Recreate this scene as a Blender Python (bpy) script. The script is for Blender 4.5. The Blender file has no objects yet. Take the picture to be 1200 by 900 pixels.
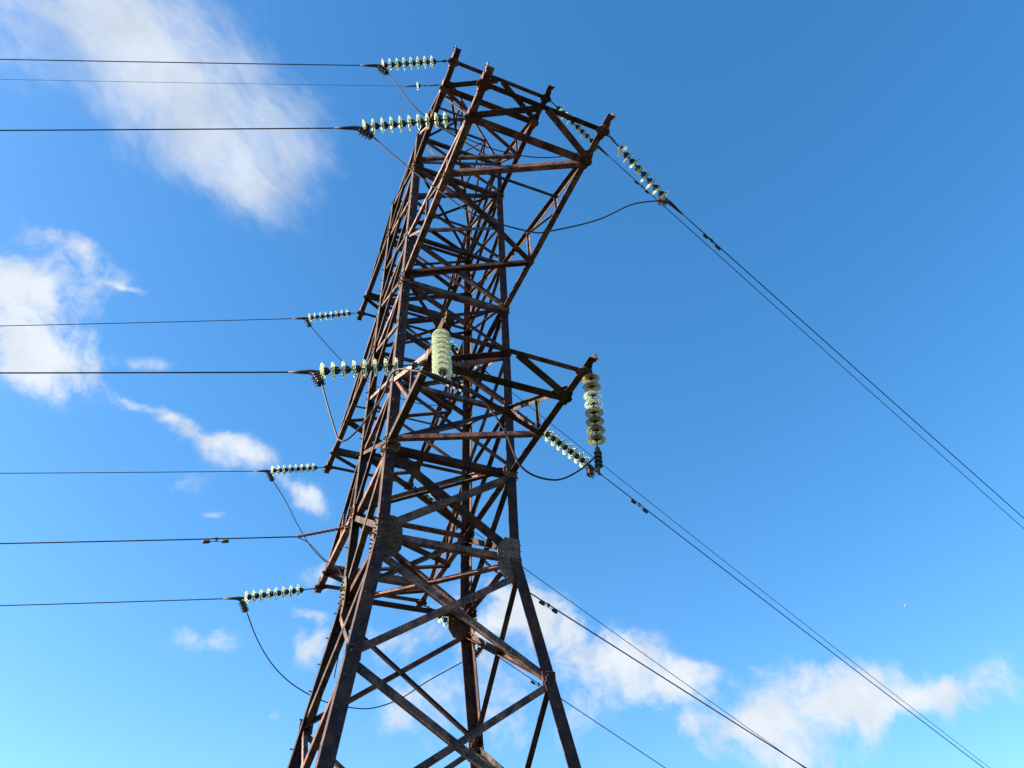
import bpy, bmesh, math, random
from mathutils import Vector, Matrix, Quaternion
random.seed(7)
S = bpy.context.scene
C = S.collection
GZ = 1.60                       # the height of the eye above the ground; the survey below is relative to the eye
V = lambda x, y, z: Vector((x, y, z + GZ))

# ---------------------------------------------------------------- camera
cam_d = bpy.data.cameras.new('camera'); cam = bpy.data.objects.new('camera', cam_d); C.objects.link(cam)
r = Vector((-0.92015497, 0.3900049, -0.03479962)); u = Vector((0.24101195, 0.63418239, 0.73466042)); f = Vector((-0.30859047, -0.66761431, 0.67754192))
m = Matrix((r, u, -f)).transposed().to_4x4(); m.translation = V(3.205, 10.498, -0.016)
cam.matrix_world = m
cam_d.sensor_width = 36; cam_d.lens = 881.17 / 1200 * 36; cam_d.clip_start = .05; cam_d.clip_end = 6000
S.camera = cam

# ---------------------------------------------------------------- sun and sky
SUN_EL = math.radians(24); SUN_ROT = math.radians(108)
sd = Vector((math.sin(SUN_ROT) * math.cos(SUN_EL), math.cos(SUN_ROT) * math.cos(SUN_EL), math.sin(SUN_EL)))
sl = bpy.data.lights.new('sun', 'SUN'); sl.energy = 5.0; sl.angle = math.radians(.5); sl.color = (1, .80, .58)
so = bpy.data.objects.new('sun', sl); C.objects.link(so); so.location = (40, -10, 40); so.rotation_euler = sd.to_track_quat('Z', 'Y').to_euler()
S.view_settings.view_transform = 'Standard'; S.view_settings.look = 'None'; S.view_settings.gamma = 1; S.view_settings.use_curve_mapping = False
S.view_settings.exposure = 2.32

W = bpy.data.worlds.new('World'); S.world = W; W.use_nodes = True
nt = W.node_tree; N = nt.nodes; L = nt.links; N.clear()
def nd(t, **k):
    n = N.new(t)
    for a, b in k.items(): setattr(n, a, b)
    return n
def mth(op, a, b=None, c=None, clamp=False):
    n = nd('ShaderNodeMath', operation=op, use_clamp=clamp)
    for i, v in enumerate((a, b, c)):
        if v is None: continue
        if isinstance(v, (int, float)): n.inputs[i].default_value = v
        else: L.new(v, n.inputs[i])
    return n.outputs[0]
sky = nd('ShaderNodeTexSky', sky_type='NISHITA', sun_disc=False, sun_elevation=SUN_EL, sun_rotation=SUN_ROT, altitude=200, air_density=1.0, dust_density=0.6, ozone_density=2.2)
hs = nd('ShaderNodeHueSaturation'); hs.inputs['Saturation'].default_value = 1.40; hs.inputs['Hue'].default_value = .5; gm = nd('ShaderNodeGamma'); gm.inputs['Gamma'].default_value = .88; L.new(sky.outputs[0], gm.inputs['Color']); L.new(gm.outputs[0], hs.inputs['Color'])
bg = nd('ShaderNodeBackground'); bg.inputs['Strength'].default_value = .072; L.new(hs.outputs[0], bg.inputs['Color'])
tc = nd('ShaderNodeTexCoord'); DIR = tc.outputs['Generated']
# clouds lie at fixed directions of the sky: (direction, long axis, long radius, short radius, weight)
def vm(op, a, b):
    n = nd('ShaderNodeVectorMath', operation=op)
    for i, v in enumerate((a, b)):
        if v is None: continue
        if isinstance(v, (tuple, list, Vector)): n.inputs[i].default_value = tuple(v)
        elif isinstance(v, (int, float)): n.inputs['Scale'].default_value = v
        else: L.new(v, n.inputs[i])
    return n
warp = nd('ShaderNodeTexNoise'); warp.inputs['Scale'].default_value = 7; warp.inputs['Detail'].default_value = 5; L.new(DIR, warp.inputs['Vector'])
wv = vm('SUBTRACT', warp.outputs['Color'], (.5, .5, .5)).outputs[0]
wv = vm('MULTIPLY', wv, (.075, .075, .075)).outputs[0]
WD = vm('ADD', DIR, wv).outputs[0]
CLOUDS = [((0.2591,-0.4548,0.8521),(-0.950,-0.293,0.106),0.1454,0.1182,0.90,'w'),
 ((0.1568,-0.5116,0.8448),(-0.808,-0.549,-0.214),0.1179,0.0766,0.85,'w'),
 ((0.0749,-0.5735,0.8158),(-0.925,-0.331,-0.184),0.0642,0.0331,0.62,'w'),
 ((0.0255,-0.5347,0.8446),(-0.810,-0.490,-0.321),0.0889,0.0502,0.58,'w'),
 ((0.2508,-0.7219,0.6449),(-0.948,-0.318,-0.026),0.0764,0.0554,1.35,'p'),
 ((0.2846,-0.6955,0.6597),(-0.913,-0.402,-0.067),0.0467,0.0280,0.70,'p'),
 ((0.2140,-0.6752,0.7059),(-0.938,-0.339,-0.077),0.0568,0.0137,0.36,'p'),
 ((0.2707,-0.6537,0.7067),(-0.924,-0.382,-0.034),0.0519,0.0189,0.42,'p'),
 ((0.1705,-0.6936,0.6999),(-0.981,-0.007,0.193),0.0181,0.0040,0.65,'p'),
 ((0.2234,-0.7574,0.6135),(-0.980,-0.145,0.136),0.0677,0.0232,0.85,'p'),
 ((0.2254,-0.7729,0.5932),(-0.949,-0.305,-0.081),0.0241,0.0116,0.80,'p'),
 ((0.0827,-0.7922,0.6046),(-0.875,-0.326,-0.358),0.0249,0.0104,0.85,'p'),
 ((0.0315,-0.8055,0.5917),(-0.989,-0.088,-0.119),0.0316,0.0116,0.60,'p'),
 ((-0.0076,-0.8136,0.5814),(-0.971,-0.106,-0.215),0.0490,0.0213,0.75,'p'),
 ((-0.0842,-0.8295,0.5521),(-0.964,-0.039,-0.264),0.0368,0.0152,0.65,'p'),
 ((0.1158,-0.7499,0.6513),(-0.984,0.039,0.176),0.0309,0.0082,0.38,'p'),
 ((0.1412,-0.7783,0.6118),(-0.992,-0.120,0.031),0.0303,0.0091,0.55,'p'),
 ((0.0128,-0.8578,0.5139),(-1.000,0.016,-0.007),0.0135,0.0073,0.90,'p'),
 ((0.0577,-0.8350,0.5472),(-0.999,-0.015,0.029),0.0310,0.0207,0.40,'p'),
 ((-0.0176,-0.9159,0.4011),(-0.998,0.061,0.023),0.0282,0.0151,1.10,'p'),
 ((-0.1383,-0.9095,0.3921),(-0.985,0.139,-0.104),0.0312,0.0208,1.10,'p'),
 ((-0.1159,-0.8946,0.4315),(-0.979,0.193,0.066),0.0273,0.0105,0.70,'p'),
 ((-0.1249,-0.8693,0.4782),(-0.857,0.361,0.368),0.0278,0.0150,0.85,'p'),
 ((-0.0998,-0.9390,0.3291),(-0.987,0.154,0.052),0.0160,0.0100,0.95,'p'),
 ((-0.2447,-0.9206,0.3045),(-0.878,0.367,0.307),0.0264,0.0122,0.85,'p'),
 ((-0.2483,-0.8775,0.4104),(-0.951,0.308,0.005),0.0854,0.0320,0.70,'p'),
 ((-0.3371,-0.8405,0.4241),(-0.920,0.390,-0.035),0.0649,0.0389,0.60,'p'),
 ((-0.4586,-0.8029,0.3810),(-0.874,0.441,-0.205),0.0849,0.0361,1.20,'p'),
 ((-0.3898,-0.8111,0.4362),(-0.875,0.232,-0.424),0.0652,0.0282,1.00,'p'),
 ((-0.5413,-0.7712,0.3350),(-0.789,0.613,0.044),0.0516,0.0206,1.00,'p'),
 ((-0.5976,-0.7230,0.3465),(-0.776,0.616,-0.138),0.0614,0.0143,0.62,'p'),
 ((-0.5767,-0.7615,0.2958),(-0.750,0.652,0.116),0.0302,0.0121,1.00,'p'),
 ((-0.6213,-0.7308,0.2828),(-0.717,0.689,0.104),0.0544,0.0218,0.90,'p'),
 ((-0.6811,-0.6709,0.2931),(-0.665,0.744,0.064),0.0924,0.0311,1.20,'p'),
 ((-0.7641,-0.5742,0.2939),(-0.602,0.792,-0.101),0.0789,0.0223,1.15,'p'),
 ((-0.6388,-0.7258,0.2552),(-0.748,0.653,-0.122),0.0776,0.0155,0.80,'p'),
 ((-0.7038,-0.6317,0.3250),(-0.652,0.758,-0.022),0.0585,0.0156,0.60,'p'),
 ((-0.3893,-0.8631,0.3219),(-0.904,0.426,-0.048),0.1245,0.0415,0.42,'p'),
 ((-0.2603,-0.9030,0.3420),(-0.951,0.308,-0.003),0.0623,0.0415,0.50,'p')]
def blob(c, ax, a, b, w, src):
    c = Vector(c).normalized(); ax = Vector(ax); ax = (ax - c * ax.dot(c)).normalized(); sx = c.cross(ax)
    d = vm('SUBTRACT', src, c).outputs[0]
    p = vm('DOT_PRODUCT', d, ax / a).outputs['Value']; q = vm('DOT_PRODUCT', d, sx / b).outputs['Value']; e = vm('DOT_PRODUCT', d, c * 1.4).outputs['Value']
    rr = mth('ADD', mth('ADD', mth('MULTIPLY', p, p), mth('MULTIPLY', q, q)), mth('MULTIPLY', e, e))
    return mth('MULTIPLY', mth('EXPONENT', mth('MULTIPLY', rr, -1.0)), w)
def total(items):
    s = None
    for it in items:
        g = blob(*it, WD); s = g if s is None else mth('ADD', s, g)
    return s
def noise(vec, sc, det, ro, dist=0.0):
    n = nd('ShaderNodeTexNoise'); n.inputs['Scale'].default_value = sc; n.inputs['Detail'].default_value = det; n.inputs['Roughness'].default_value = ro; n.inputs['Distortion'].default_value = dist
    L.new(vec, n.inputs['Vector']); return n.outputs['Fac']
def rampf(x, a, b):
    n = nd('ShaderNodeMapRange', interpolation_type='SMOOTHSTEP'); n.inputs['From Min'].default_value = a; n.inputs['From Max'].default_value = b; L.new(x, n.inputs['Value']); return n.outputs[0]
n1 = noise(WD, 13, 12, .62, .2)
pm = total([c[:5] for c in CLOUDS if c[5] == 'p'])
puff = mth('ADD', pm, mth('MULTIPLY', mth('SUBTRACT', n1, .5), 5.0))
puff = mth('MULTIPLY', mth('MULTIPLY', rampf(puff, .10, 1.6), rampf(pm, .04, .45)), .95)
wa = Vector((-0.8048, -0.5436, -0.2384)); wb = Vector((-0.5870, 0.6691, 0.4559)); cx_ = nd('ShaderNodeCombineXYZ'); L.new(vm('DOT_PRODUCT', WD, wa * 1.6).outputs['Value'], cx_.inputs[0]); L.new(vm('DOT_PRODUCT', WD, wb * 3.2).outputs['Value'], cx_.inputs[1]); L.new(vm('DOT_PRODUCT', WD, wa.cross(wb) * 2).outputs['Value'], cx_.inputs[2])
n2 = noise(cx_.outputs[0], 3.2, 13, .66, .25)
wisp = total([c[:5] for c in CLOUDS if c[5] == 'w'])
wisp = mth('MULTIPLY', mth('MULTIPLY', rampf(wisp, .03, .35), .80), rampf(mth('ADD', wisp, mth('MULTIPLY', mth('SUBTRACT', n2, .5), 2.5)), .12, 1.5))
cl = mth('MAXIMUM', puff, wisp)
cb = nd('ShaderNodeBackground'); cb.inputs['Color'].default_value = (.88, .94, 1.0, 1); cb.inputs['Strength'].default_value = .39
n3 = noise(WD, 16, 8, .6); cs = nd('ShaderNodeMapRange'); cs.inputs['From Min'].default_value = .35; cs.inputs['From Max'].default_value = .65; cs.inputs['To Min'].default_value = .168; cs.inputs['To Max'].default_value = .203; L.new(n3, cs.inputs['Value']); L.new(cs.outputs[0], cb.inputs['Strength'])
mx = nd('ShaderNodeMixShader'); L.new(cl, mx.inputs[0]); L.new(bg.outputs[0], mx.inputs[1]); L.new(cb.outputs[0], mx.inputs[2])
wo = nd('ShaderNodeOutputWorld'); L.new(mx.outputs[0], wo.inputs[0])

# ---------------------------------------------------------------- materials
def mat(name):
    m_ = bpy.data.materials.new(name); m_.use_nodes = True; t = m_.node_tree; t.nodes.clear(); return m_, t
def steel(name, dark, rust, pale, rustamt=.5, rough=.62, scale=5.0, spread=(.7, 1.4)):
    m_, t = mat(name); n = t.nodes; l = t.links
    out = n.new('ShaderNodeOutputMaterial'); b = n.new('ShaderNodeBsdfPrincipled'); l.new(b.outputs[0], out.inputs[0])
    tcn = n.new('ShaderNodeTexCoord'); oi = n.new('ShaderNodeObjectInfo')
    ad = n.new('ShaderNodeVectorMath'); ad.operation = 'ADD'; l.new(tcn.outputs['Object'], ad.inputs[0]); l.new(oi.outputs['Random'], ad.inputs[1])
    a = n.new('ShaderNodeTexNoise'); a.inputs['Scale'].default_value = scale; a.inputs['Detail'].default_value = 8; a.inputs['Roughness'].default_value = .65; l.new(ad.outputs[0], a.inputs['Vector'])
    a2 = n.new('ShaderNodeTexNoise'); a2.inputs['Scale'].default_value = scale * 7; a2.inputs['Detail'].default_value = 6; a2.inputs['Roughness'].default_value = .7; l.new(ad.outputs[0], a2.inputs['Vector'])
    r1 = n.new('ShaderNodeMapRange'); r1.inputs['From Min'].default_value = rustamt - .1; r1.inputs['From Max'].default_value = rustamt + .12; l.new(a.outputs['Fac'], r1.inputs['Value'])
    m1 = n.new('ShaderNodeMix'); m1.data_type = 'RGBA'; m1.inputs['A'].default_value = (*dark, 1); m1.inputs['B'].default_value = (*rust, 1); l.new(r1.outputs[0], m1.inputs['Factor'])
    r2 = n.new('ShaderNodeMapRange'); r2.inputs['From Min'].default_value = .56; r2.inputs['From Max'].default_value = .72; r2.inputs['To Max'].default_value = .8; l.new(a2.outputs['Fac'], r2.inputs['Value'])
    m2 = n.new('ShaderNodeMix'); m2.data_type = 'RGBA'; m2.inputs['B'].default_value = (*pale, 1); l.new(m1.outputs['Result'], m2.inputs['A']); l.new(r2.outputs[0], m2.inputs['Factor'])
    hv = n.new('ShaderNodeHueSaturation'); l.new(m2.outputs['Result'], hv.inputs['Color']); fr = n.new('ShaderNodeMath'); fr.operation = 'FRACT'; mu = n.new('ShaderNodeMath'); mu.operation = 'MULTIPLY'; mu.inputs[1].default_value = 17.3; l.new(oi.outputs['Random'], mu.inputs[0]); l.new(mu.outputs[0], fr.inputs[0]); sr = n.new('ShaderNodeMapRange'); sr.inputs['To Min'].default_value = .45; sr.inputs['To Max'].default_value = 1.15; l.new(fr.outputs[0], sr.inputs['Value']); l.new(sr.outputs[0], hv.inputs['Saturation'])
    vr = n.new('ShaderNodeMapRange'); vr.inputs['To Min'].default_value = spread[0]; vr.inputs['To Max'].default_value = spread[1]; pw = n.new('ShaderNodeMath'); pw.operation = 'POWER'; pw.inputs[1].default_value = 2.2; l.new(oi.outputs['Random'], pw.inputs[0]); l.new(pw.outputs[0], vr.inputs['Value']); l.new(vr.outputs[0], hv.inputs['Value'])
    l.new(hv.outputs[0], b.inputs['Base Color'])
    rr = n.new('ShaderNodeMapRange'); rr.inputs['To Min'].default_value = rough - .12; rr.inputs['To Max'].default_value = rough + .25; l.new(a2.outputs['Fac'], rr.inputs['Value']); l.new(rr.outputs[0], b.inputs['Roughness'])
    b.inputs['Specular IOR Level'].default_value = .12
    bp = n.new('ShaderNodeBump'); bp.inputs['Strength'].default_value = .35; bp.inputs['Distance'].default_value = .01; l.new(a2.outputs['Fac'], bp.inputs['Height']); l.new(bp.outputs[0], b.inputs['Normal'])
    return m_
M_LEG = steel('weathered_leg_steel', (.021, .015, .024), (.072, .035, .025), (.20, .13, .09), .54)
M_BAR = steel('weathered_brace_steel', (.018, .012, .018), (.085, .039, .023), (.24, .15, .10), .52, spread=(.7, 3.0))
M_PLATE = steel('weathered_plate_steel', (.045, .032, .028), (.11, .065, .043), (.24, .17, .115), .49, scale=3)
M_BOLT = steel('bolt_steel', (.05, .038, .03), (.09, .055, .035), (.16, .12, .09), .5, scale=20)
M_FIT = steel('galvanised_fitting', (.035, .035, .037), (.06, .045, .035), (.10, .09, .08), .62, .45, 14)
M_WIRE = steel('weathered_aluminium_conductor', (.022, .022, .026), (.03, .027, .026), (.045, .042, .04), .55, .5, 3)
def glass(name, tint, body, amt):
    m_, t = mat(name); n = t.nodes; l = t.links
    out = n.new('ShaderNodeOutputMaterial'); b = n.new('ShaderNodeBsdfPrincipled')
    b.inputs['Base Color'].default_value = (*tint, 1); b.inputs['Transmission Weight'].default_value = 1; b.inputs['Roughness'].default_value = .06; b.inputs['IOR'].default_value = 1.5
    tr = n.new('ShaderNodeBsdfTranslucent'); tr.inputs['Color'].default_value = (*body, 1)
    df = n.new('ShaderNodeBsdfDiffuse'); df.inputs['Color'].default_value = (*body, 1)
    m0 = n.new('ShaderNodeMixShader'); m0.inputs[0].default_value = .45; l.new(tr.outputs[0], m0.inputs[1]); l.new(df.outputs[0], m0.inputs[2])
    tcn = n.new('ShaderNodeTexCoord'); no = n.new('ShaderNodeTexNoise'); no.inputs['Scale'].default_value = 14; no.inputs['Detail'].default_value = 5; l.new(tcn.outputs['Object'], no.inputs['Vector'])
    mr = n.new('ShaderNodeMapRange'); mr.inputs['To Min'].default_value = amt - .15; mr.inputs['To Max'].default_value = amt + .2; l.new(no.outputs['Fac'], mr.inputs['Value'])
    mm = n.new('ShaderNodeMixShader'); l.new(mr.outputs[0], mm.inputs[0]); l.new(b.outputs[0], mm.inputs[1]); l.new(m0.outputs[0], mm.inputs[2])
    l.new(mm.outputs[0], out.inputs[0]); return m_
M_GLASS = glass('green_insulator_glass', (.84, .95, .80), (.62, .70, .46), .24)
M_AMBER = glass('amber_tinted_glass', (.86, .82, .52), (.36, .31, .11), .32)  # green-glass recipe with an amber tint, for most discs of one hanging string
M_AQUA = glass('clear_aqua_glass', (.86, .97, .88), (.60, .72, .56), .24)

# ---------------------------------------------------------------- helpers
def link(name, me, mt, parent=None, loc=None):
    o = bpy.data.objects.new(name, me); C.objects.link(o)
    if mt and not me.materials: me.materials.append(mt)
    if parent: o.parent = parent
    if loc is not None: o.location = loc
    return o
def mesh(bm, name, smooth=False):
    me = bpy.data.meshes.new(name); bmesh.ops.recalc_face_normals(bm, faces=bm.faces); bm.to_mesh(me); bm.free()
    if smooth:
        for p in me.polygons: p.use_smooth = True
    return me
def part(name, bm, mt, parent, smooth=False, label=None):
    o = link(name, mesh(bm, name, smooth), mt, parent)
    if label: o['label'] = label
    return o
def thing(name, loc, label, cat, group=None):
    o = bpy.data.objects.new(name, None); C.objects.link(o); o.empty_display_size = .2; o.location = loc; o['label'] = label; o['category'] = cat
    if group: o['group'] = group
    return o
def tag(o, label, cat, group=None):
    o['label'] = label; o['category'] = cat
    if group: o['group'] = group
    return o
def prof(bm, p0, p1, a, b, pts):
    """extrude a closed profile of (a, b) coordinates from p0 to p1"""
    lo = [bm.verts.new(p0 + a * x + b * y) for x, y in pts]; hi = [bm.verts.new(p1 + a * x + b * y) for x, y in pts]
    k = len(pts); bm.faces.new(lo); bm.faces.new(hi[::-1])
    for i in range(k): bm.faces.new((lo[i], hi[i], hi[(i + 1) % k], lo[(i + 1) % k]))
def angle(bm, p0, p1, n, w=.08, t=.009, off=.02, flip=False, ext=0.0):
    """an angle iron: one leg flat in the plane with outward normal n, the other leg pointing inwards"""
    d = (p1 - p0).normalized(); n = (n - d * n.dot(d)).normalized(); a = n.cross(d)
    if flip: a = -a
    j = random.uniform(-.007, .007); p0 = p0 - n * off - d * ext + a * j; p1 = p1 - n * off + d * ext + a * random.uniform(-.007, .007); h = w / 2
    prof(bm, p0, p1, a, n, [(-h, 0), (h, 0), (h, -t), (-h + t, -t), (-h + t, -w), (-h, -w)])
def plate(bm, c, n, outline, t=.012, x=None):
    n = n.normalized(); x = (x - n * x.dot(n)).normalized() if x else n.orthogonal().normalized(); y = n.cross(x)
    prof(bm, c, c + n * t, x, y, outline)
def bolt(bm, p, n, rad=.017, hgt=.018):
    n = n.normalized(); x = n.orthogonal().normalized(); y = n.cross(x)
    prof(bm, p, p + n * hgt, x, y, [(rad * math.cos(i * math.pi / 3), rad * math.sin(i * math.pi / 3)) for i in range(6)])
    prof(bm, p + n * hgt * .9, p + n * hgt * 2.2, x, y, [(rad * .5 * math.cos(i * math.pi / 3), rad * .5 * math.sin(i * math.pi / 3)) for i in range(6)])
def octo(w, h, c=.3):
    return [(-w, -h + h * c), (-w + w * c, -h), (w - w * c, -h), (w, -h + h * c), (w, h - h * c), (w - w * c, h), (-w + w * c, h), (-w, h - h * c)]
def tube(bm, pts, rad, seg=8, radf=None):
    prev = None; ref = Vector((0, 0, 1)); rings = []
    for i, p in enumerate(pts):
        d = (pts[min(i + 1, len(pts) - 1)] - pts[max(i - 1, 0)]).normalized()
        if prev is None: nn = d.orthogonal().normalized() if abs(d.z) > .98 else d.cross(ref).normalized()
        else: nn = (prev - d * prev.dot(d)).normalized()
        prev = nn; b = d.cross(nn); R = rad if radf is None else radf(i / (len(pts) - 1))
        rings.append([bm.verts.new(p + (nn * math.cos(k * 2 * math.pi / seg) + b * math.sin(k * 2 * math.pi / seg)) * R) for k in range(seg)])
    for a, b in zip(rings, rings[1:]):
        for k in range(seg): bm.faces.new((a[k], a[(k + 1) % seg], b[(k + 1) % seg], b[k]))
    bm.faces.new(rings[0][::-1]); bm.faces.new(rings[-1])
def lathe(bm, prf, seg=28):
    rings = []
    for rr, z in prf:
        if rr < 1e-6: rings.append([bm.verts.new((0, 0, z))])
        else: rings.append([bm.verts.new((rr * math.cos(k * 2 * math.pi / seg), rr * math.sin(k * 2 * math.pi / seg), z)) for k in range(seg)])
    for a, b in zip(rings, rings[1:]):
        for k in range(seg):
            q = (k + 1) % seg
            if len(a) == 1: bm.faces.new((a[0], b[k], b[q]))
            elif len(b) == 1: bm.faces.new((a[k], a[q], b[0]))
            else: bm.faces.new((a[k], a[q], b[q], b[k]))
def spline(P, per=10):
    P = [2 * P[0] - P[1]] + list(P) + [2 * P[-1] - P[-2]]; out = []
    for i in range(1, len(P) - 2):
        for k in range(per):
            t = k / per; a, b, c, d = P[i - 1:i + 3]
            out.append(.5 * (2 * b + (c - a) * t + (2 * a - 5 * b + 4 * c - d) * t * t + (3 * b - a - 3 * c + d) * t ** 3))
    out.append(P[-2]); return out
X, Y, Z = Vector((1, 0, 0)), Vector((0, 1, 0)), Vector((0, 0, 1))

# ---------------------------------------------------------------- ground
bm = bmesh.new(); G = 26; rs = [0, 4, 8, 14, 22, 35, 60, 110, 200, 400, 900, 2200]; rings = []
c0 = bm.verts.new((0, 0, 0))
for ri in rs[1:]:
    rings.append([bm.verts.new((ri * math.cos(k * 2 * math.pi / 48), ri * math.sin(k * 2 * math.pi / 48), random.uniform(-.12, .10) if ri < 100 else random.uniform(-1.5, .5) if ri < 900 else 0)) for k in range(48)])
for k in range(48): bm.faces.new((c0, rings[0][k], rings[0][(k + 1) % 48]))
for a, b in zip(rings, rings[1:]):
    for k in range(48): bm.faces.new((a[k], b[k], b[(k + 1) % 48], a[(k + 1) % 48]))
M_GR, t = mat('dry_grass_ground'); n = t.nodes; l = t.links
out = n.new('ShaderNodeOutputMaterial'); b = n.new('ShaderNodeBsdfPrincipled'); l.new(b.outputs[0], out.inputs[0]); b.inputs['Roughness'].default_value = .95
tcn = n.new('ShaderNodeTexCoord'); no = n.new('ShaderNodeTexNoise'); no.inputs['Scale'].default_value = .6; no.inputs['Detail'].default_value = 12; l.new(tcn.outputs['Object'], no.inputs['Vector'])
cr = n.new('ShaderNodeValToRGB'); cr.color_ramp.elements[0].position = .35; cr.color_ramp.elements[0].color = (.018, .024, .010, 1); cr.color_ramp.elements[1].position = .68; cr.color_ramp.elements[1].color = (.05, .042, .028, 1)
l.new(no.outputs['Fac'], cr.inputs['Fac']); l.new(cr.outputs[0], b.inputs['Base Color'])
gro = link('ground', mesh(bm, 'ground', True), M_GR); gro['kind'] = 'structure'

# ---------------------------------------------------------------- tower
H = 1.12; ZW = 5.85; ZB, ZM, ZT, ZP = 7.465, 11.62, 15.81, 17.2; APEX = 22.85; SL = .158
tower = thing('transmission_tower', (0, 0, 0), 'tall rusty steel lattice pylon with three pairs of cross arms, carrying every wire', 'pylon')
def hz(z):
    if z < ZW: return H - .01 + SL * (ZW - z)
    if z <= ZP: return H - .01 * max(0, (ZB - z) / (ZB - ZW)) if z < ZB else H
    return max(.07, H + (.07 - H) * (z - ZP) / (APEX - ZP))
def P(sx, sy, z): h = hz(z); return V(sx * h, sy * h, z)
legs = {}
for sx, sy in ((1, 1), (-1, 1), (-1, -1), (1, -1)):
    bm = bmesh.new()
    for z0, z1, w, t_ in ((-1.55, ZW + .12, .185, .017), (ZW - .1, ZT, .165, .014), (ZT, ZP, .125, .012), (ZP, APEX, .085, .01)):
        p0, p1 = P(sx, sy, z0), P(sx, sy, z1)
        k = .0 if w > .2 else (.003 if w > .15 else .006)
        prof(bm, p0, p1, X * -sx, Y * -sy, [(k, k), (w, k), (w, k + t_), (k + t_, k + t_), (k + t_, w), (k, w)])
    o = part('leg', bm, M_LEG, tower); legs[(sx, sy)] = o
    bm = bmesh.new(); c = P(sx, sy, -1.6); c = Vector((c.x, c.y, 0))
    prof(bm, c + Vector((0, 0, -.3)), c + Vector((0, 0, .35)), X, Y, octo(.38, .38, .12)); prof(bm, c + Vector((0, 0, .35)), c + Vector((0, 0, .38)), X, Y, octo(.26, .26, .1))
    part('footing', bm, M_PLATE, tower)
# step bolts
for (sx, sy), dv, sh in (((1, 1), Vector((.25, 1, 0)).normalized(), X * -.045), ((1, -1), Vector((1, .1, 0)).normalized(), Y * .05)):
    z = -.4; k = 0
    while z < 15.5:
        bm = bmesh.new(); p = P(sx, sy, z) + sh + (Y * -.0)
        tube(bm, [p - dv * .03, p + dv * .05], .0085, 6); tube(bm, [p + dv * .05, p + dv * .062], .014, 6)
        part('step_bolt', bm, M_BOLT, legs[(sx, sy)]); z += .40; k += 1
FACES = [((1, 1), (-1, 1), Y), ((-1, -1), (1, -1), -Y), ((1, -1), (1, 1), X), ((-1, 1), (-1, -1), -X)]
def brace(p0, p1, n, w, t_=.008, off=.02, flip=False, name='diagonal_brace', ext=0):
    bm = bmesh.new(); angle(bm, p0, p1, n, w, t_, off, flip, ext); part(name, bm, M_BAR, tower)
lv = [ZW, ZB, 8.9, 10.28, ZM, 13.12, 14.45, ZT, ZP]
for (a, b_, n) in FACES:
    side = abs(n.x) > .5
    for i, (z0, z1) in enumerate(zip(lv, lv[1:])):
        w = .10 if i == 0 else .078 if not side else .07
        i0 = .10
        brace(P(*a, z0 + i0), P(*b_, z1 - .02), n, w, off=.019, flip=bool(i % 2))
        brace(P(*b_, z0 + i0), P(*a, z1 - .02), n, w, off=.034, flip=not i % 2)
    # the two tall panels below the waist
    for z0, z1, w in ((3.9, ZW - .25, .085), (1.75, 3.88, .085), (-1.2, 1.7, .085)):
        brace(P(*a, z0), P(*b_, z1), n, w, .01, .024); brace(P(*b_, z0), P(*a, z1), n, w, .01, .040, True)
    for z, w in ((ZW + .02, .10), (ZB, .115), (8.9, .08), (ZM, .115), (13.12, .075), (ZT, .10), (ZP, .075)):
        brace(P(*a, z), P(*b_, z), n, w, off=.048 if z != ZW + .02 else .05, name='horizontal_strut')
    pk = [ZP, 18.6, 20.0, 21.3]
    for i, (z0, z1) in enumerate(zip(pk, pk[1:])):
        q = (a, b_) if i % 2 else (b_, a)
        brace(P(*q[0], z0), P(*q[1], z1), n, .05, .006, .014, name='peak_brace')
        brace(P(*a, z1), P(*b_, z1), n, .05, .006, .022, name='peak_brace')
for z, w in ((ZW - .12, .10), (ZB + .05, .075), (ZM + .05, .075), (ZT + .05, .07)):
    brace(P(1, 1, z), P(-1, -1, z), -Z, w, name='diaphragm_brace'); brace(P(-1, 1, z), P(1, -1, z), -Z, w, off=.034, name='diaphragm_brace', flip=True)
bm = bmesh.new(); plate(bm, V(0, 0, APEX - .1), Z, octo(.13, .13), .012, X); prof(bm, V(0, 0, APEX - .1), V(0, 0, APEX + .12), X, Y, [(-.02, -.02), (.02, -.02), (.02, .02), (-.02, .02)]); part('peak_cap', bm, M_PLATE, tower)
# gusset plates: large ones at the waist, smaller ones where the arms join
def gusset(sx, sy, n, z, w, h_, bolts, out=.004, t_=.012):
    """plate on the face with normal n beside leg (sx, sy)"""
    inx = (X * -sx) if abs(n.y) > .5 else (Y * -sy)
    c = P(sx, sy, z) + n * out + inx * (w * .5 - .02)
    bm = bmesh.new(); k = 1 if n.cross(Z).dot(inx) > 0 else -1
    pts = [(-w / 2, -h_ / 2 * .9), (w / 2 * .5, -h_ / 2), (w / 2, -h_ * .28), (w / 2, h_ * .2), (w / 2 * .35, h_ / 2), (-w / 2, h_ / 2)]
    prof(bm, c, c + n * t_, inx, Z, pts)
    for i in range(bolts):
        for q in (-.36, -.12):
            bolt(bm, c + n * t_ + inx * (q * w) + Z * (h_ * (-.4 + .8 * i / max(1, bolts - 1))), n)
            if i % 2 == 0: bolt(bm, c + inx * (q * w) + Z * (h_ * (-.4 + .8 * i / max(1, bolts - 1))), -n)
    for q1, q2 in ((.15, .2), (.3, .08), (.15, -.28), (.3, -.14), (.28, -.03)):
        bolt(bm, c + n * t_ + inx * (q1 * w) + Z * (h_ * q2), n); bolt(bm, c + inx * (q1 * w) + Z * (h_ * q2), -n)
    part('gusset_plate', bm, M_PLATE, tower)
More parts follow.
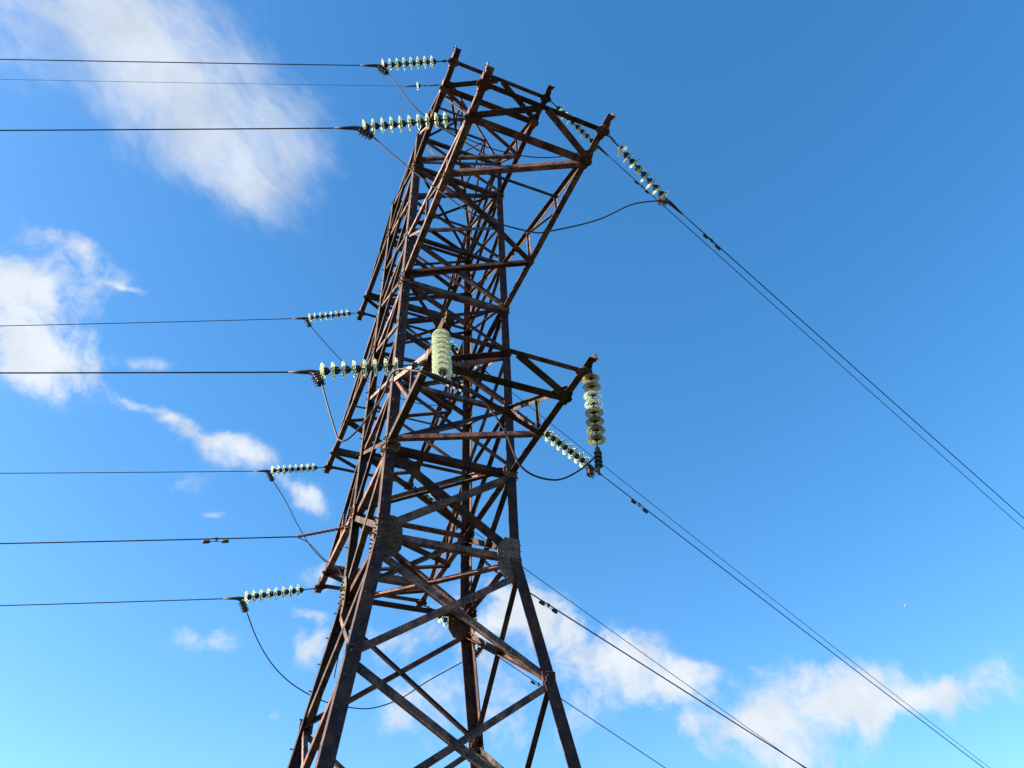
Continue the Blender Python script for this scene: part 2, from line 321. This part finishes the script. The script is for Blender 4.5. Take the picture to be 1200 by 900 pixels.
for sx, sy in legs:
    gusset(sx, sy, Y * sy, ZW - .02, .38, .68, 6); gusset(sx, sy, X * sx, ZW - .02, .38, .68, 6)
    for z in (ZB, ZM, ZT): gusset(sx, sy, Y * sy, z, .25, .26, 3); gusset(sx, sy, X * sx, z + .02, .25, .3, 3)
    for z in (3.9,): gusset(sx, sy, Y * sy, z, .20, .24, 2, -.016)

# ---------------------------------------------------------------- cross arms
BAK = .62
def arm(sy, z, Lr, long_, label):
    wd = .112
    bm = bmesh.new(); tipz = z
    for sx in (1, -1):      # the two bottom chords, running past the tip as stub ends
        p0, p1 = V(sx * H, sy * 1.05, z), V(sx * (H), sy * (Lr + .30), z)
        prof(bm, p0, p1, X * -sx, Z, [(0, 0), (wd, 0), (wd, .01), (.01, .01), (.01, wd), (0, wd)])
    angle(bm, V(H - .01, sy * (Lr - BAK), z), V(-H + .01, sy * (Lr - BAK), z), -Z, .14, .008, -.004, sy < 0)
    cr = part('cross_arm', bm, M_BAR, tower, label=label)
    def sub(name, bm, mt=M_BAR): return part(name, bm, mt, cr)
    def bar(a, b, n, w=.08, off=.0, flip=False, name='lattice_bar'):
        bm = bmesh.new(); angle(bm, V(*a), V(*b), n, w, .008, off, flip); sub(name, bm)
    yt, yc, yr = sy * Lr, sy * (Lr - BAK), sy * H
    B = -Z
    bar((H, yt, z), (-H, yt, z), B, .085, -.003, name='tip_bar')
    bar((H - .03, yc + sy * .05, z), (.06, yt - sy * .02, z), B, .115, -.018); bar((-H + .03, yc + sy * .05, z), (-.06, yt - sy * .02, z), B, .115, -.017, True)
    if long_:
        y1, y2 = sy * 3.57, sy * 2.37
        bar((-H, yc - sy * .05, z), (H, y1, z), B, .10, -.010); bar((H, y1, z), (-H, y2, z), B, .105, -.022); bar((-H, y2, z), (H, yr + sy * .1, z), B, .085, -.010)
    else:
        y2 = sy * 2.2; y1 = None
        bar((H, yc, z), (-H, y2, z), B, .085, -.022); bar((-H, y2, z), (H, yr + sy * .1, z), B, .08, -.010)
    zr = z + 1.42; ye = sy * (Lr - BAK + .1)
    def tz(y): return zr + (z + .10 - zr) * (abs(y) - H) / (abs(ye) - H)
    for sx in (1, -1):
        bm = bmesh.new(); p0, p1 = V(sx * (H - .016), sy * 1.1, zr), V(sx * (H - .016), ye, z + .10)
        angle(bm, p0, p1, X * sx, .085, .009, 0, sy * sx > 0); sub('tie_bar', bm)
        n = X * sx
        ys = [sy * 2.37, sy * 3.6] if long_ else [y2]
        for i, y in enumerate(ys):
            bar((sx * H, y, z + .03), (sx * H, y, tz(y)), n, .05, .03, name='arm_post')
        seq = [yr] + ys
        for i in range(len(ys)):
            a, b2 = seq[i], ys[i]
            bar((sx * H, a, tz(a) if i % 2 == 0 else z + .04) if False else (sx * H, ys[i], z + .04), (sx * H, a, tz(a) - .04), n, .055, .045, name='arm_diagonal')
        # plates at the tip and the inner corner
        for yy, rad, tilt in ((yt, .165, 0), (yc, .15, 0)):
            bm = bmesh.new(); plate(bm, V(sx * (H - .05), yy, z - .018), Z, octo(rad*.72, rad * .70, .7), .012, X)
            for q in range(5): bolt(bm, V(sx * (H - .05) + rad * .6 * math.cos(q * 1.26 + .4), yy + rad * .6 * math.sin(q * 1.26 + .4), z - .018), -Z, .014, .012)
            plate(bm, V(sx * (H + .003), yy, z + .06), X * sx, octo(rad, .10, .4), .010, Y)
            sub('corner_plate', bm, M_BAR)
        bm = bmesh.new(); prof(bm, V(sx * (H - .012), yt + sy * .1, z + .012), V(sx * (H - .012), yt + sy * .42, z + .05), X * -sx, Z, [(0, 0), (.07, 0), (.07, .09), (0, .09)]) ; bm.free()
        bm = bmesh.new(); plate(bm, V(sx * (H + .004), yt + sy * .27, z + .05), X * sx, octo(.045, .06, .3), .012, Y); bolt(bm, V(sx * (H + .016), yt + sy * .27, z + .05), X * sx, .015); sub('end_plate', bm, M_PLATE)
    for y in ([sy * 3.6] if long_ else []):
        bar((H - .03, y, tz(y)), (-H + .03, y, tz(y)), Z, .055, .02, name='tie_cross_bar')
    return cr
arm(1, ZB, 3.74, False, 'lowest cross arm on the near side, with two hanging insulators at its tip')
arm(1, ZM, 5.36, True, 'long middle cross arm on the near side')
arm(1, ZT, 3.72, False, 'short top cross arm on the near side')
arm(-1, ZB, 3.85, False, 'lowest cross arm on the far side')
arm(-1, ZM, 5.51, True, 'long middle cross arm on the far side')
arm(-1, ZT, 3.89, False, 'short top cross arm on the far side')

# ---------------------------------------------------------------- insulator strings
PITCH = .146
bm = bmesh.new(); lathe(bm, [(.046, .068), (.075, .070), (.105, .078), (.122, .090), (.1275, .100), (.127, .107), (.121, .109), (.114, .102), (.106, .099), (.101, .104), (.098, .117), (.094, .117), (.090, .102), (.080, .098), (.074, .103), (.071, .114), (.067, .114), (.063, .100), (.050, .096), (.034, .094), (.034, .072), (.046, .068)], 32)
ME_DISC = mesh(bm, 'glass_disc', True)
bm = bmesh.new(); lathe(bm, [(0, -.004), (.020, -.004), (.026, .004), (.040, .012), (.052, .028), (.058, .066), (.061, .071), (.050, .075), (.036, .094), (.016, .098), (.011, .110), (.011, .146), (0, .146)], 16)
ME_CAP = mesh(bm, 'metal_cap', True)
CLAMP_GROUP = None
def clamp_parts(root, s, line_dir, tail_dir, big=1.0):
    """bolted dead-end clamp: body along the conductor, a tail with U bolts where the jumper leaves (root-local coordinates)"""
    bm = bmesh.new()
    p = Vector((0, 0, s)); a = line_dir; q = p + a * .36 * big
    tube(bm, [p - a * .10, p - a * .02, p + a * .05, p + a * .2, q], .02, 8, lambda t: (.018, .028, .036, .026, .014)[round(t * 4)] * big)
    tl = [p + a * .10, p + a * .03 + tail_dir * .05, p + tail_dir * .12, p + tail_dir * .30 - a * .02]
    tube(bm, spline(tl, 4), .026 * big, 8)
    cl = part('tension_clamp', bm, M_FIT, root, True)
    for k in range(4):
        c = p + tail_dir * (.10 + .06 * k) + a * (.004 - .004 * k); bm = bmesh.new(); sd_ = tail_dir.cross(a).normalized(); fr = sd_.cross(tail_dir).normalized()
        prof(bm, c - tail_dir * .013, c + tail_dir * .013, sd_, fr, octo(.052 * big, .046 * big, .3))
        for e in (-1, 1): tube(bm, [c + sd_ * e * .036 - fr * .07, c + sd_ * e * .036 + fr * .075], .008, 6)
        part('u_bolt', bm, M_FIT, cl)
    return p + tail_dir * .30 - a * .02
def string(att, end, n, label, group='tension insulator strings', name='insulator_string', glassf=None, clamp=True, wdir=None, tail=None, dscale=1.0, linkmin=.06):
    att, end = V(*att), V(*end); ax = end - att; Ls = ax.length; q = ax.to_track_quat('Z', 'Y')
    root = thing(name, att, label, 'insulator', group); root.rotation_mode = 'QUATERNION'; root.rotation_quaternion = q; qi = q.inverted()
    body = n * PITCH * dscale; tailgap = .07 if clamp else .05; l0 = max(linkmin, Ls - body - tailgap)
    bm = bmesh.new()
    # shackle, rods and ball eye
    tube(bm, [Vector((0, 0, -.03)), Vector((0, 0, .05))], .02, 8)
    for e in (-1, 1): tube(bm, [Vector((e * .022, 0, -.02)), Vector((e * .026, 0, .06)), Vector((0, 0, .10))], .009, 6)
    tube(bm, [Vector((0, 0, .09)), Vector((0, 0, l0 * .5)), Vector((0, 0, l0))], .012, 6)
    if l0 > .3:
        for e in (-1, 1): tube(bm, [Vector((0, e * .02, .12)), Vector((0, e * .02, l0 - .12))], .009, 6)
        for zz in (.13, l0 * .5, l0 - .13): tube(bm, [Vector((0, -.045, zz)), Vector((0, .045, zz))], .016, 6)
    part('link', bm, M_FIT, root, True)
    for k in range(n):
        d = link('glass_disc', ME_DISC, None, root, (0, 0, l0 + k * PITCH * dscale)); d.scale = (dscale,) * 3
        mt = glassf(k) if glassf else M_GLASS
        if not ME_DISC.materials: ME_DISC.materials.append(M_GLASS)
        d.material_slots[0].link = 'OBJECT'; d.material_slots[0].material = mt
        link('metal_cap', ME_CAP, M_FIT, d)
    if clamp:
        td = qi @ (tail.normalized() if tail else Vector((-.15, 0, -1)).normalized()); ld = qi @ (wdir.normalized() if wdir else ax.normalized())
        te = clamp_parts(root, l0 + body + .06, ld, td)
        return root, att + q @ Vector((0, 0, l0 + body + .06)), att + q @ te
    return root, att + q @ Vector((0, 0, l0 + body)), None
azL, azR = -.388, 3.42
dL = Vector((math.cos(azL), math.sin(azL), 0)); dR = Vector((math.cos(azR), math.sin(azR), 0))
def wiredir(side, s): return ((dL if side == 'L' else dR) + Z * s).normalized()
def conductor(start, side, slope, label, group, rad=.0105, curve=.0006, name='conductor_wire', length=130):
    d = dL if side == 'L' else dR; bm = bmesh.new(); pts = []
    k = 0; t_ = 0
    while t_ < length:
        pts.append(start + d * t_ + Z * (slope * t_ + curve * t_ * t_)); t_ += .5 if t_ < 12 else 4
    tube(bm, pts, rad, 8); o = link(name, mesh(bm, name, True), M_WIRE); tag(o, label, 'wire', group); return pts
LW = {  # attachment, clamp, slope of the span, discs, words
 'nb': ((1.12, 3.12, 7.42), (2.551, 2.535, 7.298), .0163, 8, 'lowest near arm', 'third left-hand insulator string counted down, thick discs across the near leg bundle'),
 'nm': ((1.12, 4.74, 11.60), (2.764, 4.068, 11.277), -.0055, 10, 'middle near arm', 'ten-disc insulator string left of the long near arm, just under the small single disc'),
 'nt': ((1.12, 3.74, 15.80), (2.554, 3.154, 15.557), .0397, 8, 'top near arm', 'topmost left-hand insulator string, at the left corner of the top near arm'),
 'fb': ((1.12, -3.85, 7.42), (2.524, -4.424, 7.238), -.0083, 8, 'lowest far arm', 'lowest left-hand insulator string, at the left corner of the lowest far arm'),
 'fm': ((1.12, -5.51, 11.60), (2.483, -6.067, 11.512), .0113, 8, 'middle far arm', 'left-hand insulator string on the long far arm, above the cable with the spiral grip'),
 'ft': ((1.12, -3.89, 15.80), (2.482, -4.447, 15.593), -.0216, 8, 'top far arm', 'smallest left-hand glass insulator string, on the top far arm above the big leaning discs'),
}
WORD = {'nb': 'lowest near arm', 'nm': 'long middle near arm', 'nt': 'top near arm', 'fb': 'lowest far arm', 'fm': 'long middle far arm', 'ft': 'top far arm'}
LW['nb'] = LW['nb'][:5] + ('left-hand insulator string of the lowest near arm, its discs crossing in front of the leg',)
LW['ft'] = LW['ft'][:5] + ('smallest left-hand insulator string, on the top far arm, above the string crossing the leg',)
tails = {}; clamps = {}
for k, (a, c, s, n_, _, lab) in LW.items():
    lastdisc = Vector(c) ; axd = (Vector(c) - Vector(a)).normalized()
    td = {'nb': Vector((-.35, .35, -1)), 'nm': Vector((-.75, .15, -.6)), 'nt': Vector((-.7, .1, -.8))}.get(k, Vector((-.45, .05, -.9)))
    root, cp, te = string(a, tuple(lastdisc), n_, lab, wdir=wiredir('L', s), tail=td)
    tails[k + 'L'] = te; clamps[k + 'L'] = cp
    conductor(cp + wiredir('L', s) * .3, 'L', s, 'dark conductor running off to the left from the ' + WORD[k], 'line conductors')
RW = {
 'nm': ((-1.12, 5.36, 11.60), (-2.410, 4.991, 10.787), -.2023, 8, 'large right-hand insulator string at the outer corner of the long near arm'),
 'nt': ((-1.12, 3.74, 15.80), (-2.492, 3.348, 15.317), -.2262, 8, 'right-hand insulator string of the top near arm, partly behind the arm tip below'),
 'nb': ((-1.12, 1.12, 8.90), (-2.877, 0.618, 8.425), -.2876, 8, 'right-hand insulator string on a long link, slanting behind the lowest near arm'),
 'fb': ((-1.12, -3.85, 7.42), (-2.613, -4.277, 6.896), -.3052, 8, 'right-hand insulator string of the lowest far arm, mostly behind the far leg at the waist'),
 'fm': ((-1.12, -5.51, 11.60), (-2.686, -5.957, 11.042), -.3095, 8, 'small right-hand insulator string seen through the bracing just above the waist'),
 'ft': ((-1.12, -3.89, 15.80), (-2.660, -4.330, 15.370), -.3095, 8, 'right-hand insulator string of the top far arm, hidden among the tower bracing'),
}
RP = {}
for k, (a, c, s, n_, lab) in RW.items():
    td = {'nm': Vector((.6, .1, -.5)), 'nb': Vector((.05, .2, -1))}.get(k, Vector((.5, 0, -.8)))
    root, cp, te = string(a, c, n_, lab, wdir=wiredir('R', s), tail=td)
    tails[k + 'R'] = te; clamps[k + 'R'] = cp
    RP[k] = (cp, s)
    conductor(cp + wiredir('R', s) * .3, 'R', s, 'dark conductor running down to the right from the ' + WORD[k], 'line conductors', rad=.0095)
# jumper supports hanging from the tip of the lowest near arm
string((1.12, 3.78, 7.42), (1.20, 4.17, 6.27), 8, 'pale green insulator string hanging in front of the tower, its discs overlapping', 'hanging jumper insulators', glassf=lambda k: M_AQUA, clamp=False)
def amber(k): return M_AQUA if k in (2, 3) else M_AMBER
gold_root, _, _ = string((-1.12, 3.84, 7.42), (-1.15, 3.70, 6.16), 8, 'amber insulator string hanging free at the right tip of the lowest near arm', 'hanging jumper insulators', glassf=amber, clamp=False)
# small earth wire insulator at the peak
root, cp, _ = string((.05, -.02, 22.80), (1.02, -.42, 22.735), 1, 'single small glass disc on the thin wire between the two upper left-hand strings', 'tension insulator strings', clamp=False, linkmin=.6)
bm = bmesh.new(); qi = root.rotation_quaternion.inverted(); loc = (root.rotation_quaternion.inverted() @ (cp - Vector(root.location)))
tube(bm, [loc, loc + Vector((0, 0, .12)), loc + Vector((0, 0, .40))], .026, 8, lambda t: .03 - .014 * t); part('tension_clamp', bm, M_FIT, root, True)
ew = cp + wiredir('L', 0) * .38
conductor(ew, 'L', .0364, 'thinnest wire at the upper left, ending at the single glass disc', 'earth wire', rad=.0055, name='earth_wire')
bm = bmesh.new(); tube(bm, spline([ew, ew + Vector((.05, 0, -.5)), ew + Vector((.0, 0, -1.1)), ew + Vector((-.3, .0, -1.8)), V(.25, .1, 20.4)], 8), .005, 6)
tag(link('bonding_wire', mesh(bm, 'bonding_wire', True), M_WIRE), 'hair-thin wire drooping from beside the single glass disc', 'wire')

# ---------------------------------------------------------------- jumper cables
def jumper(a, pts, b, label, rad=.0115):
    bm = bmesh.new(); tube(bm, spline([a] + [V(*q) for q in pts] + [b], 10), rad, 8)
    tag(link('jumper_cable', mesh(bm, 'jumper_cable', True), M_WIRE), label, 'wire', 'jumper loops')
pale = V(1.20, 4.18, 6.16); gold = V(-1.15, 3.69, 6.02)
jumper(tails['nbL'], [(2.23, 2.88, 6.21), (2.11, 3.02, 5.84), (1.95, 3.19, 5.94), (1.75, 3.4, 6.34), (1.72, 3.86, 6.42)], pale - (V(0.7, 4.05, 6.2) - pale).normalized() * .3, 'slack cable loop from the left-hand string across the leg to the pale hanging insulator', .012)
jumper(pale, [(0.7, 4.05, 6.2), (0.34, 3.99, 5.8), (0.09, 3.94, 5.31), (-0.37, 3.86, 5.3), (-0.79, 3.78, 5.61)], gold, 'loop of cable sagging between the two hanging insulators', .012)
jumper(gold, [(-1.98, 2.17, 6.88)], tails['nbR'], 'short cable from the foot of the amber insulator back to the slanting string', .011)
jumper(tails['nmL'], [(1.95, 4.21, 10.46), (1.34, 4.32, 9.85), (0.82, 4.41, 9.42), (0.06, 4.55, 9.25), (-0.27, 4.61, 9.35), (-1.06, 4.75, 9.86), (-1.72, 4.87, 10.48)], tails['nmR'], 'loop of cable passing under the long near arm and rising to its outer right-hand string')
jumper(tails['ntL'], [(1.52, 3.19, 14.2), (0.35, 3.24, 13.74), (-0.57, 3.27, 13.82), (-1.36, 3.3, 14.2), (-2.13, 3.33, 14.89)], tails['ntR'], 'loop of cable sagging under the top near arm')
jumper(tails['fbL'], [(2.04, -4.41, 6.43), (1.66, -4.4, 5.97), (1.21, -4.39, 5.64), (0.61, -4.37, 5.4), (0.02, -4.35, 5.33), (-0.39, -4.34, 5.38), (-0.89, -4.33, 5.61), (-1.49, -4.31, 6.05)], tails['fbR'], 'lowest loop of cable, sweeping behind the legs below the waist')
jumper(tails['fmL'], [(1.9, -6.05, 10.71), (1.49, -6.05, 10.08), (1.03, -6.04, 9.5), (0.42, -6.02, 9.08), (-0.32, -6.01, 8.93), (-1.15, -5.99, 9.25), (-2.0, -5.97, 10.06)], tails['fmR'], 'loop of cable under the long far arm, crossing the spiral grip beside the tower')
jumper(tails['ftL'], [(1.26, -4.46, 14.32), (0.33, -4.47, 13.78), (-0.64, -4.48, 13.54), (-1.61, -4.49, 13.79)], tails['ftR'], 'loop of cable under the top far arm, leaving the smallest left-hand string')
# yoke clamps at the foot of the two hanging strings
for c, dd, root_name in ((pale, (V(0.7, 4.05, 6.2) - pale), 'p'), (gold, Vector((-.2, -.2, -.3)), 'g')):
    dd = dd.normalized(); o = thing('suspension_clamp', c, 'dark cable clamp at the foot of the pale hanging insulator' if root_name == 'p' else 'dark cable clamp below the amber hanging insulator, with a tail pointing down', 'clamp', 'jumper clamps')
    bm = bmesh.new()
    if root_name == 'p': tube(bm, [-dd * .32, -dd * .1, dd * .1, dd * .55], .02, 8, lambda t: .018 + .022 * math.sin(math.pi * min(1, t * 1.2)) ** 2)
    else: tube(bm, [Vector((0, 0, .10)), Vector((0, 0, -.05)), Vector((.03, .02, -.22)), Vector((.05, .03, -.36))], .03, 8, lambda t: .036 - .02 * t)
    part('clamp_body', bm, M_FIT, o, True)
    for k in range(4):
        bm = bmesh.new(); q = (dd * (.02 + .09 * k)) if root_name == 'p' else Vector((.008 * k, .005 * k, .02 - .075 * k))
        plate(bm, q - (dd if root_name == 'p' else Z) * .012, dd if root_name == 'p' else Z, octo(.048, .048), .024); part('clamp_plate', bm, M_FIT, o)
    bm = bmesh.new(); tube(bm, [Vector((0, 0, .02)), Vector((0, 0, .16))], .014, 6); part('hanger', bm, M_FIT, o, True)

# ---------------------------------------------------------------- the separate cable anchored at the waist
def grip(att, end, label, side, slope):
    att, end = V(*att), V(*end); ax = end - att; o = thing('cable_grip', att, label, 'cable grip', 'spiral cable grips')
    d = ax.normalized(); nn = d.orthogonal().normalized(); bb = d.cross(nn)
    bm = bmesh.new(); tube(bm, [Vector((0, 0, 0)), d * .16], .02, 8); tube(bm, [d * .1 + nn * .03, d * .22 + nn * .02], .01, 6); tube(bm, [d * .1 - nn * .03, d * .22 - nn * .02], .01, 6); part('turnbuckle', bm, M_FIT, o, True)
    bm = bmesh.new(); T = ax.length
    for ph in range(3):
        pts = []
        for k in range(60):
            s = .2 + (T - .2) * k / 59; an = s * 26 + ph * 2.094
            pts.append(d * s + (nn * math.cos(an) + bb * math.sin(an)) * .017)
        tube(bm, pts, .011, 6)
    part('spiral_rods', bm, steel('rusty_rods', (.17, .09, .06), (.22, .11, .07), (.3, .2, .14), .5, scale=9), o, True)
    return end
e1 = grip((1.05, -1.14, 7.30), (1.957, -1.511, 7.102), 'rusty spiral cable grip left of the waist, holding the cable without glass discs', 'L', 0)
conductor(e1, 'L', -.0026, 'cable without glass discs at the left, ending at the spiral grip', 'waist cable', rad=.0115, name='optical_cable')
e2 = grip((-1.12, -1.14, 7.30), (-1.745, -1.299, 6.984), 'spiral cable grip behind the right-hand waist plate', 'R', 0)
conductor(e2, 'R', -.241, 'thick cable running down right from behind the right-hand leg at the waist', 'waist cable', rad=.0130, curve=.0002, name='optical_cable')
bm = bmesh.new(); tube(bm, spline([e1, V(1.74, -1.42, 6.96), V(1.46, -1.31, 6.65), V(1.16, -1.20, 6.37), V(1.02, -1.14, 5.6), V(1.06, -1.17, 4.6)], 10), .008, 6)
tag(link('slack_cable', mesh(bm, 'slack_cable', True), M_WIRE), 'slack cable dropping from the spiral grip to the tower leg', 'wire')

# ---------------------------------------------------------------- vibration dampers
def damper(p, d, label, size=1.0):
    o = thing('vibration_damper', p, label, 'damper', 'vibration dampers on the wires')
    dn = -Z; dn = (dn - d * dn.dot(d)).normalized()
    bm = bmesh.new(); tube(bm, [-dn * .02, dn * .055], .019 * size, 8); tube(bm, [-d * .03, d * .03], .022 * size, 8); part('clamp', bm, M_FIT, o)
    bm = bmesh.new(); tube(bm, [dn * .055 + d * x for x in (-.19, 0, .19)], .006, 6); part('messenger_rod', bm, M_FIT, o)
    for s in (-1, 1):
        bm = bmesh.new(); tube(bm, [dn * .057 + d * s * x for x in (.10, .115, .20, .225)], .03, 10, lambda t: (.022, .030, .033, .024)[round(t * 3)] * size); part('weight', bm, M_FIT, o, True)
for k, t_, lab in (('nm', .92, 'damper on the upper right wire, just below the outermost string'), ('nt', 1.23, 'damper on the lower of the top right wire pair, beside the glass string'),
                   ('nb', 1.16, 'damper on the thicker wire right of the amber hanging insulator'), ('fb', 1.45, 'damper on the lowest right wire, close left of the near right leg')):
    cp, s = RP[k]; st = cp + wiredir('R', s) * .3; tt = t_ - .15; damper(st + dR * tt + Z * (s * tt), wiredir('R', s), lab, .9)
damper(e2 + dR * 1.27 + Z * (-.2393 * 1.27), wiredir('R', -.24), 'damper on the thick cable just right of the near right leg')
damper(e1 + dL * 1.40, wiredir('L', 0), 'damper on the disc-less cable left of the tower')

# ---------------------------------------------------------------- a far bird
bd = V(3.205, 10.498, -.016) + Vector((-.73875, -.55719, .37919)) * 95
def birdmesh():
    bm = bmesh.new()
    ax = r; up = Vector((0, 0, 1)); sdv = ax.cross(up).normalized()
    pts = [ax * x for x in (-.30, -.24, -.15, 0, .15, .24, .29, .34)]; rad = (.006, .03, .055, .075, .05, .034, .036, .004)
    tube(bm, pts, .05, 10, lambda t: rad[round(t * 7)])
    for s in (-1, 1):
        w0 = [(.10, 0, .02), (-.10, 0, .02), (-.13, .35, .12), (.06, .38, .14), (-.16, .72, .07)]
        q = [ax * a + sdv * (s * b_) + up * c for a, b_, c in w0]
        top = [bm.verts.new(v + up * .008) for v in q]; bot = [bm.verts.new(v - up * .008) for v in q]
        for F in ((0, 1, 2, 3), (3, 2, 4)):
            bm.faces.new([top[i] for i in F]); bm.faces.new([bot[i] for i in F][::-1])
        for i, j in ((0, 1), (1, 2), (2, 4), (4, 3), (3, 0)): bm.faces.new((top[i], bot[i], bot[j], top[j]))
    return mesh(bm, 'bird', True)
mb_, t = mat('gull_feathers'); n = t.nodes; l = t.links; out = n.new('ShaderNodeOutputMaterial'); b = n.new('ShaderNodeBsdfPrincipled'); l.new(b.outputs[0], out.inputs[0]); b.inputs['Roughness'].default_value = .8
no = n.new('ShaderNodeTexNoise'); no.inputs['Scale'].default_value = 3; cr = n.new('ShaderNodeValToRGB'); cr.color_ramp.elements[0].color = (.35, .37, .4, 1); cr.color_ramp.elements[1].color = (.8, .8, .78, 1); l.new(no.outputs['Fac'], cr.inputs[0]); l.new(cr.outputs[0], b.inputs['Base Color'])
bo = link('bird', birdmesh(), mb_); bo.location = bd; bo.scale = (.65,) * 3; tag(bo, 'tiny pale bird in the open sky at the right', 'bird')
